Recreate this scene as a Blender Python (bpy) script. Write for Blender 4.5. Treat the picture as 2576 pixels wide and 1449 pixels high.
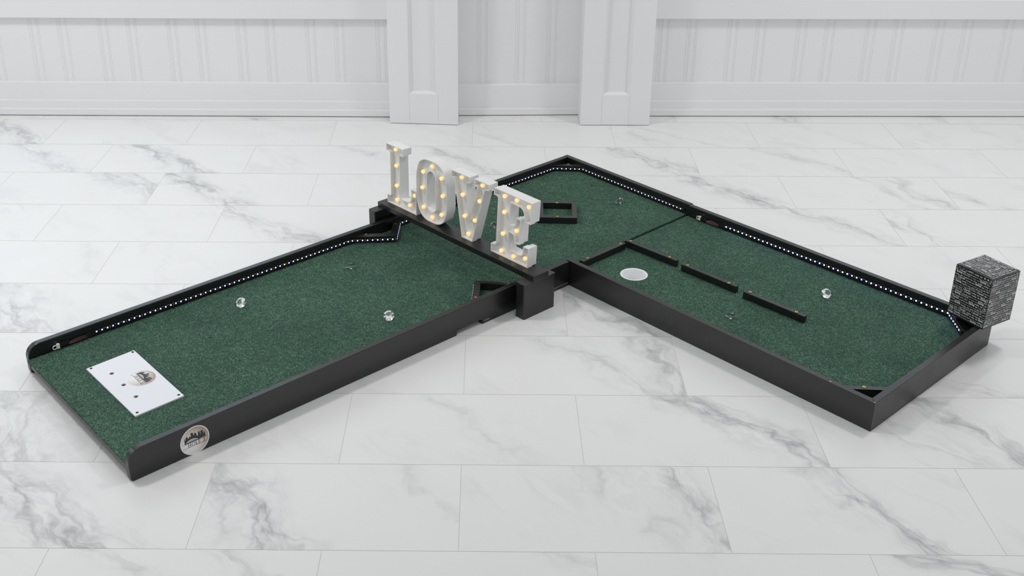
import bpy, bmesh, math, random
from math import sin, cos, pi, radians, exp, floor
from mathutils import Vector, Matrix
from mathutils.geometry import tessellate_polygon

for o in list(bpy.data.objects):
    bpy.data.objects.remove(o)
SC = bpy.context.scene
COL = SC.collection

# ------------------------------------------------------------------ camera
cam_d = bpy.data.cameras.new('camera')
cam = bpy.data.objects.new('camera', cam_d)
COL.objects.link(cam)
cam_d.sensor_width = 36.0
cam_d.lens = 40.3864
cam_d.shift_x = 0.034387
cam_d.shift_y = -0.061909
cam_d.clip_start = 0.05
_r = Vector((0.99996004, 0.00852002, 0.00270677))
_u = Vector((-0.00601397, 0.41710102, 0.90884024))
_b = Vector((0.00661434, -0.9088202, 0.41713559))
cam.matrix_world = Matrix(((_r.x, _u.x, _b.x, 1.88355), (_r.y, _u.y, _b.y, -4.88511), (_r.z, _u.z, _b.z, 1.73184), (0, 0, 0, 1)))
SC.camera = cam

# ------------------------------------------------------------------ world, window light, exposure
world = bpy.data.worlds.new('room_ambience')
SC.world = world
world.use_nodes = True
_wt = world.node_tree
_bg = _wt.nodes['Background']
_bg.inputs[0].default_value = (0.97, 0.985, 1.0, 1)
# the bright room in front of the wall is lighter than the ceiling and the side behind the wall
_tc = _wt.nodes.new('ShaderNodeTexCoord')
_sx = _wt.nodes.new('ShaderNodeSeparateXYZ')
_mr = _wt.nodes.new('ShaderNodeMapRange')
_wt.links.new(_tc.outputs['Generated'], _sx.inputs[0])
_wt.links.new(_sx.outputs[1], _mr.inputs[0])
_mr.inputs[1].default_value = -1.0
_mr.inputs[2].default_value = 0.7
_mr.inputs[3].default_value = 0.86
_mr.inputs[4].default_value = 0.33
_wt.links.new(_mr.outputs[0], _bg.inputs[1])
SC.view_settings.view_transform = 'Standard'
SC.view_settings.look = 'None'
SC.view_settings.exposure = -0.19
SC.view_settings.gamma = 1.0
SC.view_settings.use_curve_mapping = False


def area(name, loc, rot, sx, sy, power, colr):
    l = bpy.data.lights.new(name, 'AREA')
    l.shape = 'RECTANGLE'
    l.size, l.size_y = sx, sy
    l.energy = power
    l.color = colr
    o = bpy.data.objects.new(name, l)
    o.location = loc
    o.rotation_euler = rot
    COL.objects.link(o)
    return o


# daylight through the two windows of the back wall
area('window_daylight', (-0.15, 0.10, 1.42), (radians(-80), 0, 0), 2.3, 1.5, 17, (0.78, 0.89, 1.0))
area('window_daylight', (4.45, 0.14, 1.42), (radians(-80), 0, 0), 2.3, 1.5, 9, (0.84, 0.92, 1.0))
# two ceiling panels
area('ceiling_light', (0.1, -1.75, 2.9), (0, 0, 0), 0.38, 0.38, 34, (1.0, 0.99, 0.97))
# side window of the room, left of the course
area('window_daylight', (-2.3, -1.35, 2.1), (0, radians(-62), 0), 0.9, 0.9, 12, (0.97, 0.985, 1.0))
area('ceiling_light', (3.85, -1.35, 2.9), (0, 0, 0), 0.38, 0.38, 27, (1.0, 0.99, 0.97))

# ------------------------------------------------------------------ helpers
AX = Vector((0.73372986, 0.6794413, 0.0))     # direction of the long tee lane
BX = Vector((0.6794413, -0.73372986, 0.0))    # direction of the second lane
OX = Vector((2.15861706, -1.57882468, 0.0))   # inner corner of the course on the floor
random.seed(5)


def P(a, b, z=0.0):
    return OX + AX * a + BX * b + Vector((0, 0, z))


def empty(name, loc, label, cat, group=None):
    o = bpy.data.objects.new(name, None)
    o.empty_display_size = 0.05
    o.location = loc
    COL.objects.link(o)
    return tag(o, label, cat, group)


def tag(o, label=None, cat=None, group=None, kind=None):
    if label:
        o['label'] = label
    if cat:
        o['category'] = cat
    if group:
        o['group'] = group
    if kind:
        o['kind'] = kind
    return o


def world_loc(o):
    v = Vector(o.location)
    while o.parent:
        o = o.parent
        v += o.location
    return v


def link(name, bm, mats, parent=None, origin=None, smooth=False):
    """bm holds world coordinates; the mesh is stored relative to its own origin"""
    me = bpy.data.meshes.new(name)
    bmesh.ops.recalc_face_normals(bm, faces=bm.faces[:])
    if origin is None:
        origin = Vector((0, 0, 0))
        for v in bm.verts:
            origin += v.co
        origin /= max(1, len(bm.verts))
    for v in bm.verts:
        v.co -= origin
    if smooth:
        for f in bm.faces:
            f.smooth = True
    bm.to_mesh(me)
    bm.free()
    for m in (mats if isinstance(mats, (list, tuple)) else [mats]):
        me.materials.append(m)
    o = bpy.data.objects.new(name, me)
    COL.objects.link(o)
    if parent:
        o.parent = parent
        o.location = origin - world_loc(parent)
    else:
        o.location = origin
    return o


def bev(bm, r, seg=2, ang=0.5):
    if r <= 0:
        return
    es = [e for e in bm.edges if len(e.link_faces) == 2 and e.calc_face_angle(0) > ang]
    bmesh.ops.bevel(bm, geom=es, offset=r, segments=seg, affect='EDGES', clamp_overlap=True, profile=0.5)


def hull_prism(bm, bottom, top, mi=0):
    """bottom / top: equal-length lists of Vectors"""
    vb = [bm.verts.new(p) for p in bottom]
    vt = [bm.verts.new(p) for p in top]
    n = len(vb)
    fs = [bm.faces.new(vb[::-1]), bm.faces.new(vt)]
    for i in range(n):
        j = (i + 1) % n
        fs.append(bm.faces.new((vb[i], vb[j], vt[j], vt[i])))
    for f in fs:
        f.material_index = mi
    return fs


def plan(bm, pts, z0, z1, mi=0):
    return hull_prism(bm, [P(a, b, z0) for a, b in pts], [P(a, b, z1) for a, b in pts], mi)


def slab(name, pts, z0, z1, mat, parent, r=0.0012, seg=2):
    bm = bmesh.new()
    plan(bm, pts, z0, z1)
    bmesh.ops.recalc_face_normals(bm, faces=bm.faces[:])
    bev(bm, r, seg)
    return link(name, bm, mat, parent)


def wbox(bm, x0, x1, y0, y1, z0, z1, mi=0):
    q = [(x0, y0), (x1, y0), (x1, y1), (x0, y1)]
    return hull_prism(bm, [Vector((x, y, z0)) for x, y in q], [Vector((x, y, z1)) for x, y in q], mi)


def quad_band(a0, b0, a1, b1, t, side):
    """plan rectangle along a line, thickness t to the given side"""
    d = Vector((a1 - a0, b1 - b0)).normalized()
    n = Vector((-d.y, d.x)) * side * t
    return [(a0, b0), (a1, b1), (a1 + n.x, b1 + n.y), (a0 + n.x, b0 + n.y)]


def holed_slab(bm, outer, holes, z0, z1, mi=0):
    """outer/holes: lists of plan Vectors (world xy); open holes right through"""
    loops = [outer] + holes
    res = []
    for z, flip in ((z1, False), (z0, True)):
        vs = []
        es = []
        for lp in loops:
            ring = [bm.verts.new((p.x, p.y, z)) for p in lp]
            vs.append(ring)
            for i in range(len(ring)):
                es.append(bm.edges.new((ring[i], ring[(i + 1) % len(ring)])))
        r = bmesh.ops.triangle_fill(bm, use_beauty=True, use_dissolve=False, edges=es)
        for g in r['geom']:
            if isinstance(g, bmesh.types.BMFace):
                g.material_index = mi
        res.append(vs)
    for lt, lb in zip(res[0], res[1]):
        n = len(lt)
        for i in range(n):
            j = (i + 1) % n
            f = bm.faces.new((lb[i], lb[j], lt[j], lt[i]))
            f.material_index = mi


def tube(bm, pts, r, seg=8, mi=0, caps=True):
    pts = [Vector(p) for p in pts]
    rings = []
    n = len(pts)
    for i, p in enumerate(pts):
        d = (pts[min(i + 1, n - 1)] - pts[max(i - 1, 0)]).normalized()
        ref = Vector((0, 0, 1)) if abs(d.z) < 0.9 else Vector((1, 0, 0))
        x = d.cross(ref).normalized()
        y = d.cross(x)
        rings.append([bm.verts.new(p + x * (r * cos(2 * pi * k / seg)) + y * (r * sin(2 * pi * k / seg))) for k in range(seg)])
    for i in range(n - 1):
        for k in range(seg):
            f = bm.faces.new((rings[i][k], rings[i][(k + 1) % seg], rings[i + 1][(k + 1) % seg], rings[i + 1][k]))
            f.material_index = mi
    if caps:
        bm.faces.new(rings[0][::-1]).material_index = mi
        bm.faces.new(rings[-1]).material_index = mi


def lathe(bm, center, axis, prof, seg=24, mi=0, close=True):
    """prof: list of (r, h) along axis"""
    axis = Vector(axis).normalized()
    ref = Vector((0, 0, 1)) if abs(axis.z) < 0.9 else Vector((1, 0, 0))
    x = axis.cross(ref).normalized()
    y = axis.cross(x)
    center = Vector(center)
    rings = []
    for r, h in prof:
        if r < 1e-6:
            rings.append([bm.verts.new(center + axis * h)])
        else:
            rings.append([bm.verts.new(center + axis * h + x * (r * cos(2 * pi * k / seg)) + y * (r * sin(2 * pi * k / seg))) for k in range(seg)])
    for i in range(len(rings) - 1):
        p, q = rings[i], rings[i + 1]
        for k in range(seg):
            k2 = (k + 1) % seg
            if len(p) == 1 and len(q) == 1:
                continue
            if len(p) == 1:
                f = bm.faces.new((p[0], q[k2], q[k]))
            elif len(q) == 1:
                f = bm.faces.new((p[k], p[k2], q[0]))
            else:
                f = bm.faces.new((p[k], p[k2], q[k2], q[k]))
            f.material_index = mi


# ------------------------------------------------------------------ materials
class NT:
    def __init__(self, name):
        self.m = bpy.data.materials.new(name)
        self.m.use_nodes = True
        self.t = self.m.node_tree
        self.b = self.t.nodes['Principled BSDF']
        self.out = self.t.nodes['Material Output']

    def n(self, typ, props=None, **ins):
        nd = self.t.nodes.new(typ)
        for k, v in (props or {}).items():
            setattr(nd, k, v)
        for k, v in ins.items():
            s = nd.inputs[int(k[1:])] if k[0] == 'i' and k[1:].isdigit() else nd.inputs[k.replace('_', ' ')]
            self.set(s, v)
        return nd

    def set(self, s, v):
        if isinstance(v, bpy.types.NodeSocket):
            self.t.links.new(v, s)
        else:
            s.default_value = v

    def math(self, op, a, b=0.0, c=None, clamp=False):
        nd = self.t.nodes.new('ShaderNodeMath')
        nd.operation = op
        nd.use_clamp = clamp
        self.set(nd.inputs[0], a)
        self.set(nd.inputs[1], b)
        if c is not None:
            self.set(nd.inputs[2], c)
        return nd.outputs[0]

    def mix(self, f, a, b, mode='MIX'):
        nd = self.t.nodes.new('ShaderNodeMix')
        nd.data_type = 'RGBA'
        nd.blend_type = mode
        self.set(nd.inputs[0], f)
        self.set(nd.inputs[6], a)
        self.set(nd.inputs[7], b)
        return nd.outputs[2]

    def noise(self, vec, scale, detail=2.0, rough=0.5, dist=0.0):
        nd = self.n('ShaderNodeTexNoise', None, Scale=scale, Detail=detail, Roughness=rough, Distortion=dist)
        if vec is not None:
            self.set(nd.inputs['Vector'], vec)
        return nd.outputs[0]

    def ramp(self, f, stops):
        nd = self.t.nodes.new('ShaderNodeValToRGB')
        self.set(nd.inputs[0], f)
        el = nd.color_ramp.elements
        while len(el) < len(stops):
            el.new(0.5)
        for e, (p, c) in zip(el, stops):
            e.position = p
            e.color = c if len(c) == 4 else (*c, 1)
        return nd.outputs[0]

    def bump(self, h, strength, dist=0.001):
        nd = self.n('ShaderNodeBump', None, Strength=strength, Distance=dist, Height=h)
        self.t.links.new(nd.outputs[0], self.b.inputs['Normal'])

    def obj(self):
        return self.n('ShaderNodeTexCoord').outputs['Object']

    def geo(self):
        return self.n('ShaderNodeNewGeometry').outputs['Position']

    def bs(self, **kw):
        for k, v in kw.items():
            self.set(self.b.inputs[k.replace('_', ' ')], v)
        return self.m


def c4(r, g, b):
    return (r, g, b, 1)


def mat_wall():
    t = NT('white_wall_paint')
    p = t.geo()
    f = t.noise(p, 3.0, 4)
    col = t.mix(f, c4(0.765, 0.768, 0.775), c4(0.795, 0.798, 0.805))
    t.bump(t.noise(p, 220, 3), 0.03, 0.0004)
    return t.bs(Base_Color=col, Roughness=0.42)


def mat_tile():
    t = NT('marble_look_tile')
    att = lambda n: t.n('ShaderNodeAttribute', {'attribute_name': n}).outputs['Vector']
    sep = lambda v: t.n('ShaderNodeSeparateXYZ', None, Vector=v).outputs
    tuv = sep(att('tuv'))
    u, v, seed = tuv[0], tuv[1], tuv[2]
    st = sep(att('strength'))
    x = t.math('MULTIPLY', u, 2.0)
    pv = t.n('ShaderNodeCombineXYZ', None, X=x, Y=v, Z=seed).outputs[0]
    warp = t.math('SUBTRACT', t.noise(pv, 1.7, 3, 0.55), 0.5)
    warp2 = t.math('SUBTRACT', t.noise(pv, 6.0, 4, 0.6), 0.5)
    total = None
    for i, nm in enumerate(('band1', 'band2')):
        b = sep(att(nm))
        lo = t.math('ADD', b[0], t.math('MULTIPLY', v, t.math('SUBTRACT', b[1], b[0])))
        d = t.math('MULTIPLY', t.math('SUBTRACT', u, lo), 1.55)
        d = t.math('ADD', d, t.math('MULTIPLY', warp, 0.55))
        d = t.math('ADD', d, t.math('MULTIPLY', warp2, 0.10))
        q = t.math('DIVIDE', d, b[2])
        env = t.math('POWER', 2.718, t.math('MULTIPLY', t.math('MULTIPLY', q, q), -0.8))
        along = t.math('ADD', t.math('MULTIPLY', x, 0.75), t.math('MULTIPLY', v, 0.66))
        pr = t.n('ShaderNodeCombineXYZ', None, X=t.math('MULTIPLY', d, 3.6), Y=t.math('MULTIPLY', along, 1.25), Z=t.math('ADD', seed, 7.3 * i)).outputs[0]
        n1 = t.noise(pr, 1.15, 3.5, 0.55)
        rid = t.math('SUBTRACT', 1.0, t.math('MULTIPLY', t.math('ABSOLUTE', t.math('SUBTRACT', n1, 0.5)), 7.5), clamp=True)
        rid = t.math('POWER', rid, 2.2)
        n3 = t.noise(pr, 2.6, 3, 0.55)
        rid2 = t.math('SUBTRACT', 1.0, t.math('MULTIPLY', t.math('ABSOLUTE', t.math('SUBTRACT', n3, 0.47)), 9.0), clamp=True)
        rid2 = t.math('POWER', rid2, 2.0)
        cl = t.math('MULTIPLY', t.math('SUBTRACT', t.noise(pr, 2.2, 3, 0.5), 0.40), 2.4, clamp=True)
        amt = t.math('ADD', t.math('MULTIPLY', rid, 0.50), t.math('MULTIPLY', cl, 0.34))
        amt = t.math('ADD', amt, t.math('MULTIPLY', rid2, 0.18))
        amt = t.math('MULTIPLY', t.math('MULTIPLY', amt, env), st[i])
        total = amt if total is None else t.math('MAXIMUM', total, amt)
    # faint hairline veining everywhere
    pf = t.n('ShaderNodeCombineXYZ', None, X=t.math('MULTIPLY', t.math('SUBTRACT', x, v), 1.6), Y=t.math('MULTIPLY', t.math('ADD', x, v), 0.55), Z=seed).outputs[0]
    nf = t.noise(pf, 1.1, 4, 0.6)
    hair = t.math('SUBTRACT', 1.0, t.math('MULTIPLY', t.math('ABSOLUTE', t.math('SUBTRACT', nf, 0.5)), 16.0), clamp=True)
    msk = t.math('MULTIPLY', t.math('SUBTRACT', t.noise(pv, 1.3, 1), 0.5), 5.0, clamp=True)
    hair = t.math('MULTIPLY', t.math('MULTIPLY', hair, msk), 0.10)
    total = t.math('MAXIMUM', total, hair)
    base = t.mix(t.noise(pv, 2.5, 3), c4(0.765, 0.765, 0.755), c4(0.80, 0.80, 0.795))
    col = t.mix(t.math('MULTIPLY', total, 0.95, clamp=True), base, c4(0.235, 0.24, 0.255))
    t.bump(t.noise(t.geo(), 60, 2), 0.03, 0.0005)
    return t.bs(Base_Color=col, Roughness=0.33, IOR=1.45)


def mat_simple(name, colr, rough=0.5, metal=0.0, nscale=0, nstr=0.0, var=0.0, **kw):
    t = NT(name)
    p = t.geo()
    col = colr
    if var:
        col = t.mix(t.noise(p, nscale or 40, 3), c4(*[c * (1 - var) for c in colr[:3]]), c4(*[min(1, c * (1 + var)) for c in colr[:3]]))
    if nstr:
        t.bump(t.noise(p, nscale, 3), nstr, 0.0006)
    return t.bs(Base_Color=col, Roughness=rough, Metallic=metal, **kw)


def mat_paint():
    t = NT('black_satin_paint')
    p = t.geo()
    # brush strokes run along both lane directions
    va = t.n('ShaderNodeVectorMath', {'operation': 'DOT_PRODUCT'}, i0=p, i1=AX).outputs['Value']
    vb = t.n('ShaderNodeVectorMath', {'operation': 'DOT_PRODUCT'}, i0=p, i1=BX).outputs['Value']
    z = t.n('ShaderNodeSeparateXYZ', None, Vector=p).outputs[2]
    s1 = t.n('ShaderNodeCombineXYZ', None, X=t.math('MULTIPLY', va, 12.0), Y=t.math('MULTIPLY', vb, 420.0), Z=t.math('MULTIPLY', z, 420.0)).outputs[0]
    n1 = t.noise(s1, 1.0, 3)
    n2 = t.noise(p, 900, 2)
    col = t.mix(t.noise(p, 30, 4), c4(0.0045, 0.0045, 0.005), c4(0.009, 0.009, 0.0095))
    t.bump(t.math('ADD', n1, t.math('MULTIPLY', n2, 0.30)), 0.22, 0.0006)
    r = t.math('ADD', 0.25, t.math('MULTIPLY', t.noise(p, 22, 3), 0.14))
    return t.bs(Base_Color=col, Roughness=r, IOR=1.62)


def mat_endgrain():
    t = NT('black_painted_end_grain')
    p = t.geo()
    w = t.n('ShaderNodeTexWave', {'wave_type': 'RINGS', 'rings_direction': 'Z'}, Vector=p, Scale=120.0, Distortion=9.0, Detail=2.5).outputs[1]
    col = t.mix(w, c4(0.004, 0.004, 0.005), c4(0.09, 0.09, 0.095))
    t.bump(w, 0.5, 0.001)
    return t.bs(Base_Color=col, Roughness=0.42)


def mat_turf():
    t = NT('green_putting_turf')
    p = t.geo()
    big = t.noise(p, 7.0, 4, 0.6)
    mid = t.noise(p, 60.0, 3, 0.6)
    q = t.n('ShaderNodeVectorMath', {'operation': 'MULTIPLY'}, i0=p, i1=(1.0, 0.55, 1.0)).outputs[0]
    fib = t.noise(q, 370.0, 2, 0.7, 0.25)
    fib2 = t.noise(q, 680.0, 2, 0.7, 0.2)
    cell = t.n('ShaderNodeTexVoronoi', None, Vector=q, Scale=640.0, Randomness=1.0)
    cr = t.n('ShaderNodeSeparateColor', None, Color=cell.outputs[1]).outputs[0]
    f = t.math('ADD', t.math('MULTIPLY', fib, 0.58), t.math('MULTIPLY', fib2, 0.33))
    f = t.math('ADD', f, t.math('MULTIPLY', cr, 0.09))
    f = t.math('ADD', f, t.math('MULTIPLY', t.math('SUBTRACT', mid, 0.5), 0.14))
    f = t.math('ADD', f, t.math('MULTIPLY', t.math('SUBTRACT', big, 0.5), 0.10))
    col = t.ramp(f, [(0.34, (0.005, 0.015, 0.010)), (0.44, (0.020, 0.060, 0.040)), (0.53, (0.050, 0.126, 0.079)), (0.61, (0.124, 0.248, 0.168)), (0.70, (0.34, 0.45, 0.37))])
    hue = t.math('MULTIPLY', t.math('SUBTRACT', t.noise(p, 410.0, 1), 0.46), 5.0, clamp=True)
    col = t.mix(t.math('MULTIPLY', hue, 0.28), col, c4(0.085, 0.098, 0.105))
    vo = t.n('ShaderNodeTexVoronoi', None, Vector=p, Scale=95.0, Randomness=1.0)
    sp = t.math('LESS_THAN', vo.outputs[0], 0.07)
    pick = t.math('GREATER_THAN', t.n('ShaderNodeSeparateColor', None, Color=vo.outputs[1]).outputs[0], 0.86)
    col = t.mix(t.math('MULTIPLY', t.math('MULTIPLY', sp, pick), 0.6), col, c4(0.45, 0.5, 0.46))
    t.bump(f, 1.0, 0.005)
    return t.bs(Base_Color=col, Roughness=0.85, IOR=1.35)


def mat_emit(name, colr, strength, base=(0.8, 0.8, 0.8, 1), rough=0.4):
    t = NT(name)
    return t.bs(Base_Color=base, Roughness=rough, Emission_Color=colr, Emission_Strength=strength)


def mat_bulb():
    t = NT('warm_bulb_glow')
    lw = t.n('ShaderNodeLayerWeight', None, Blend=0.35).outputs['Facing']
    col = t.mix(lw, c4(1.0, 0.74, 0.34), c4(1.0, 0.60, 0.20))
    return t.bs(Base_Color=c4(0.42, 0.38, 0.28), Roughness=0.35, Emission_Color=col, Emission_Strength=0.95)


def mat_glass():
    t = NT('clear_crystal')
    return t.bs(Base_Color=c4(1, 1, 1), Roughness=0.0, IOR=1.55, Transmission_Weight=1.0)


def mat_ball(center, ux, uz, R):
    """printed golf ball: pale face, tan rim, dimples; all print, fixed to the sticker"""
    t = NT('golf_ball_print')
    p = t.n('ShaderNodeVectorMath', {'operation': 'SUBTRACT'}, i0=t.geo(), i1=center).outputs[0]
    x = t.math('DIVIDE', t.n('ShaderNodeVectorMath', {'operation': 'DOT_PRODUCT'}, i0=p, i1=ux).outputs['Value'], R)
    y = t.math('DIVIDE', t.n('ShaderNodeVectorMath', {'operation': 'DOT_PRODUCT'}, i0=p, i1=uz).outputs['Value'], R)
    pv = t.n('ShaderNodeCombineXYZ', None, X=x, Y=y).outputs[0]
    dx = t.math('ADD', x, 0.35)
    dy = t.math('ADD', y, 0.32)
    r = t.math('SQRT', t.math('ADD', t.math('MULTIPLY', dx, dx), t.math('MULTIPLY', dy, dy)))
    g = t.ramp(t.math('MULTIPLY', r, 0.72), [(0.0, (0.82, 0.82, 0.82)), (0.42, (0.74, 0.72, 0.69)), (0.75, (0.55, 0.47, 0.40)), (1.0, (0.33, 0.25, 0.19))])
    vo = t.n('ShaderNodeTexVoronoi', None, Vector=pv, Scale=8.5, Randomness=0.25).outputs[0]
    dm = t.math('MULTIPLY', t.math('SUBTRACT', 0.42, vo), 2.0, clamp=True)
    dm = t.math('MULTIPLY', dm, t.math('SUBTRACT', t.math('MULTIPLY', r, 0.9), 0.25, clamp=True))
    col = t.mix(t.math('MULTIPLY', dm, 0.7), g, c4(0.30, 0.22, 0.16))
    return t.bs(Base_Color=col, Roughness=0.3)


M_WALL = mat_wall()
M_TILE = mat_tile()
M_GROUT = mat_simple('beige_grout', c4(0.68, 0.65, 0.61), 0.8, nscale=200, nstr=0.2, var=0.1)
M_PAINT = mat_paint()
M_GRAIN = mat_endgrain()
M_TURF = mat_turf()
M_BRASS = mat_simple('brass_screw', c4(0.72, 0.52, 0.22), 0.32, 1.0, nscale=300, var=0.15)
M_DARK = mat_simple('dark_recess', c4(0.008, 0.008, 0.008), 0.6, nscale=80, var=0.3)
M_PLASTIC = mat_simple('white_marquee_plastic', c4(0.78, 0.775, 0.76), 0.38, nscale=60, var=0.015)
M_BULB = mat_bulb()
M_TAPE = mat_simple('black_led_tape', c4(0.010, 0.010, 0.012), 0.3, nscale=300, var=0.4)
M_PAD = mat_simple('copper_pad', c4(0.50, 0.24, 0.09), 0.4, 0.6, nscale=300, var=0.2)
M_RES = mat_simple('white_resistor', c4(0.55, 0.55, 0.56), 0.4, nscale=300, var=0.2)
M_LEDW = mat_emit('white_led', c4(0.86, 0.84, 1.0), 2.2)
M_LEDB = mat_emit('blue_white_led', c4(0.40, 0.52, 1.0), 26.0)
M_CHIPB = mat_emit('lit_led_housing', c4(0.16, 0.12, 0.9), 0.75, c4(0.1, 0.1, 0.3))
M_CHIPW = mat_emit('pale_lit_led_housing', c4(0.30, 0.24, 0.72), 0.5, c4(0.15, 0.14, 0.3))
M_CHIP = mat_simple('led_housing', c4(0.22, 0.20, 0.42), 0.4, nscale=300, var=0.2)
M_GLASS = mat_glass()
M_PLATE = mat_simple('glossy_white_plate', c4(0.745, 0.745, 0.785), 0.16, nscale=12, var=0.012)
M_CUP = mat_simple('white_cup_plastic', c4(0.82, 0.84, 0.85), 0.35, nscale=40, var=0.02)
M_CONN = mat_simple('white_connector', c4(0.72, 0.74, 0.72), 0.4, nscale=100, var=0.05)
M_RED = mat_simple('red_wire', c4(0.16, 0.02, 0.02), 0.4, nscale=200, var=0.2)
M_GRN = mat_simple('green_wire', c4(0.012, 0.05, 0.03), 0.4, nscale=200, var=0.2)
M_BLU = mat_simple('blue_wire', c4(0.012, 0.012, 0.06), 0.4, nscale=200, var=0.2)
M_WRAP = mat_simple('black_gift_wrap', c4(0.014, 0.014, 0.014), 0.22, nscale=35, nstr=0.35, var=0.2)
M_PRINT = mat_simple('white_print', c4(0.74, 0.74, 0.74), 0.35, nscale=60, var=0.05)
M_INK = mat_simple('navy_ink', c4(0.020, 0.024, 0.030), 0.45, nscale=60, var=0.1)
M_STICK = mat_simple('white_sticker', c4(0.82, 0.82, 0.84), 0.3, nscale=60, var=0.02)
M_SCUFF = mat_simple('bare_wood_scuff', c4(0.55, 0.54, 0.53), 0.6, nscale=100, var=0.15)
M_GREENTAPE = mat_simple('green_tape', c4(0.05, 0.28, 0.07), 0.5, nscale=100, var=0.1)

# ------------------------------------------------------------------ floor
TL, TW = 0.61, 0.305 * 1.042
BANDS = {(0, -1): [(0.49, 0.95, 0.16, 0.8)], (1, -1): [(0.36, 0.91, 0.16, 0.6)], (1, 0): [(0.19, 0.71, 0.15, 1)], (2, 0): [(0.67, 1.2, 0.2, 0.7)],
         (2, 1): [(0.02, 0.59, 0.15, 1)], (3, 1): [(-0.03, 0.57, 0.2, 0.7)], (1, 1): [(0.58, 1.3, 0.08, 0.5)], (1, 2): [(0.14, 0.69, 0.12, 0.7)],
         (0, 3): [(-0.21, 0.35, 0.08, 0.35)], (0, 4): [(0.04, 0.31, 0.1, 0.4), (-0.05, 0.83, 0.06, 0.35)], (1, 3): [(0.46, 1.0, 0.16, 0.9)],
         (1, 4): [(0.45, 1.12, 0.12, 0.5)], (2, 4): [(0.35, 0.88, 0.17, 1)], (2, 5): [(0.53, 0.75, 0.06, 0.5), (0.69, 0.98, 0.1, 0.6)],
         (2, 6): [(-0.3, 0.33, 0.12, 0.7)], (3, 4): [(0.43, 0.98, 0.15, 0.7)], (3, 5): [(-0.06, 0.21, 0.13, 0.7)], (5, 0): [(-0.03, 0.35, 0.3, 0.7)],
         (7, 0): [(0.45, 0.72, 0.3, 0.7), (0.49, 1.01, 0.3, 0.25)], (8, 1): [(0.04, 0.65, 0.25, 1)], (8, 2): [(0.02, 0.34, 0.18, 1), (0.78, 1.09, 0.06, 0.3)],
         (9, 1): [(0.12, 1.05, 0.1, 0.5), (0.65, 1.13, 0.1, 0.5)], (5, 3): [(-0.09, 0.44, 0.12, 0.8)], (6, 3): [(0.37, 0.88, 0.12, 0.45), (0.85, 0.99, 0.12, 0.8)],
         (8, 3): [(0.5, 0.84, 0.12, 0.4), (0.76, 1.04, 0.13, 0.9)], (8, 4): [(0.4, 0.77, 0.14, 1)], (7, 3): [(0.45, 1.02, 0.16, 1)],
         (7, 4): [(0.48, 0.87, 0.15, 0.9), (0.12, 0.63, 0.2, 0.4)], (6, 5): [(-0.8, 0.49, 0.2, 0.5)], (9, 4): [(0.14, 1.6, 0.15, 0.9)],
         (5, 2): [(0.44, 1.01, 0.12, 0.4)], (9, 2): [(0.87, 1.44, 0.1, 0.35)], (7, 2): [(0.31, 0.79, 0.07, 0.35)], (4, 4): [(-0.07, 0.17, 0.1, 0.3)]}


def build_floor():
    bm = bmesh.new()
    L1 = bm.verts.layers.float_vector.new('tuv')
    L2 = bm.verts.layers.float_vector.new('band1')
    L3 = bm.verts.layers.float_vector.new('band2')
    L4 = bm.verts.layers.float_vector.new('strength')
    rnd = random.Random(11)
    g = 0.0007
    for r in range(-2, 16):
        for k in range(-8, 16):
            x0 = (k + 0.5 * (r % 2)) * TL + g
            x1 = x0 + TL - 2 * g
            y0 = -r * TW - g
            y1 = y0 - TW + 2 * g
            bd = BANDS.get((r, k))
            if bd is None:
                c = rnd.uniform(-0.1, 0.9)
                inview = 0 <= r <= 9 and -1 <= k <= 6
                bd = [(c, c + rnd.uniform(0.2, 0.6), rnd.uniform(0.08, 0.16), rnd.uniform(0.05, 0.22) if inview else rnd.uniform(0.2, 0.9))]
            b1 = bd[0]
            b2 = bd[1] if len(bd) > 1 else (0, 0.4, 0.1, 0.0)
            seed = rnd.uniform(0, 90)
            vs = []
            for x, y, u, v in ((x0, y1, 0, 1), (x1, y1, 1, 1), (x1, y0, 1, 0), (x0, y0, 0, 0)):
                w = bm.verts.new((x, y, 0.0))
                w[L1] = (u, v, seed)
                w[L2] = b1[:3]
                w[L3] = b2[:3]
                w[L4] = (b1[3], b2[3], 0)
                vs.append(w)
            bm.faces.new(vs)
    q = [bm.verts.new(p) for p in ((-5.2, -5.3, -0.0004), (10, -5.3, -0.0004), (10, 0.7, -0.0004), (-5.2, 0.7, -0.0004))]
    f = bm.faces.new(q)
    f.material_index = 1
    me = bpy.data.meshes.new('floor')
    bm.to_mesh(me)
    bm.free()
    me.materials.append(M_TILE)
    me.materials.append(M_GROUT)
    o = bpy.data.objects.new('floor', me)
    COL.objects.link(o)
    tag(o, 'white marble look tile floor with grey veins', None, None, 'structure')


build_floor()


# ------------------------------------------------------------------ back wall
def struct(name, bm, label, r=0.0):
    if r:
        bmesh.ops.recalc_face_normals(bm, faces=bm.faces[:])
        bev(bm, r, 2)
    o = link(name, bm, M_WALL)
    tag(o, label, None, None, 'structure')
    return o


def prism_seg(bm, p0, p1, depth, z0, z1):
    """slab whose front runs from p0 to p1 (xy) and that goes back by depth"""
    q = [p0, p1, (p1[0], p1[1] + depth), (p0[0], p0[1] + depth)]
    hull_prism(bm, [Vector((x, y, z0)) for x, y in q], [Vector((x, y, z1)) for x, y in q])


XC = 1.8836


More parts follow.
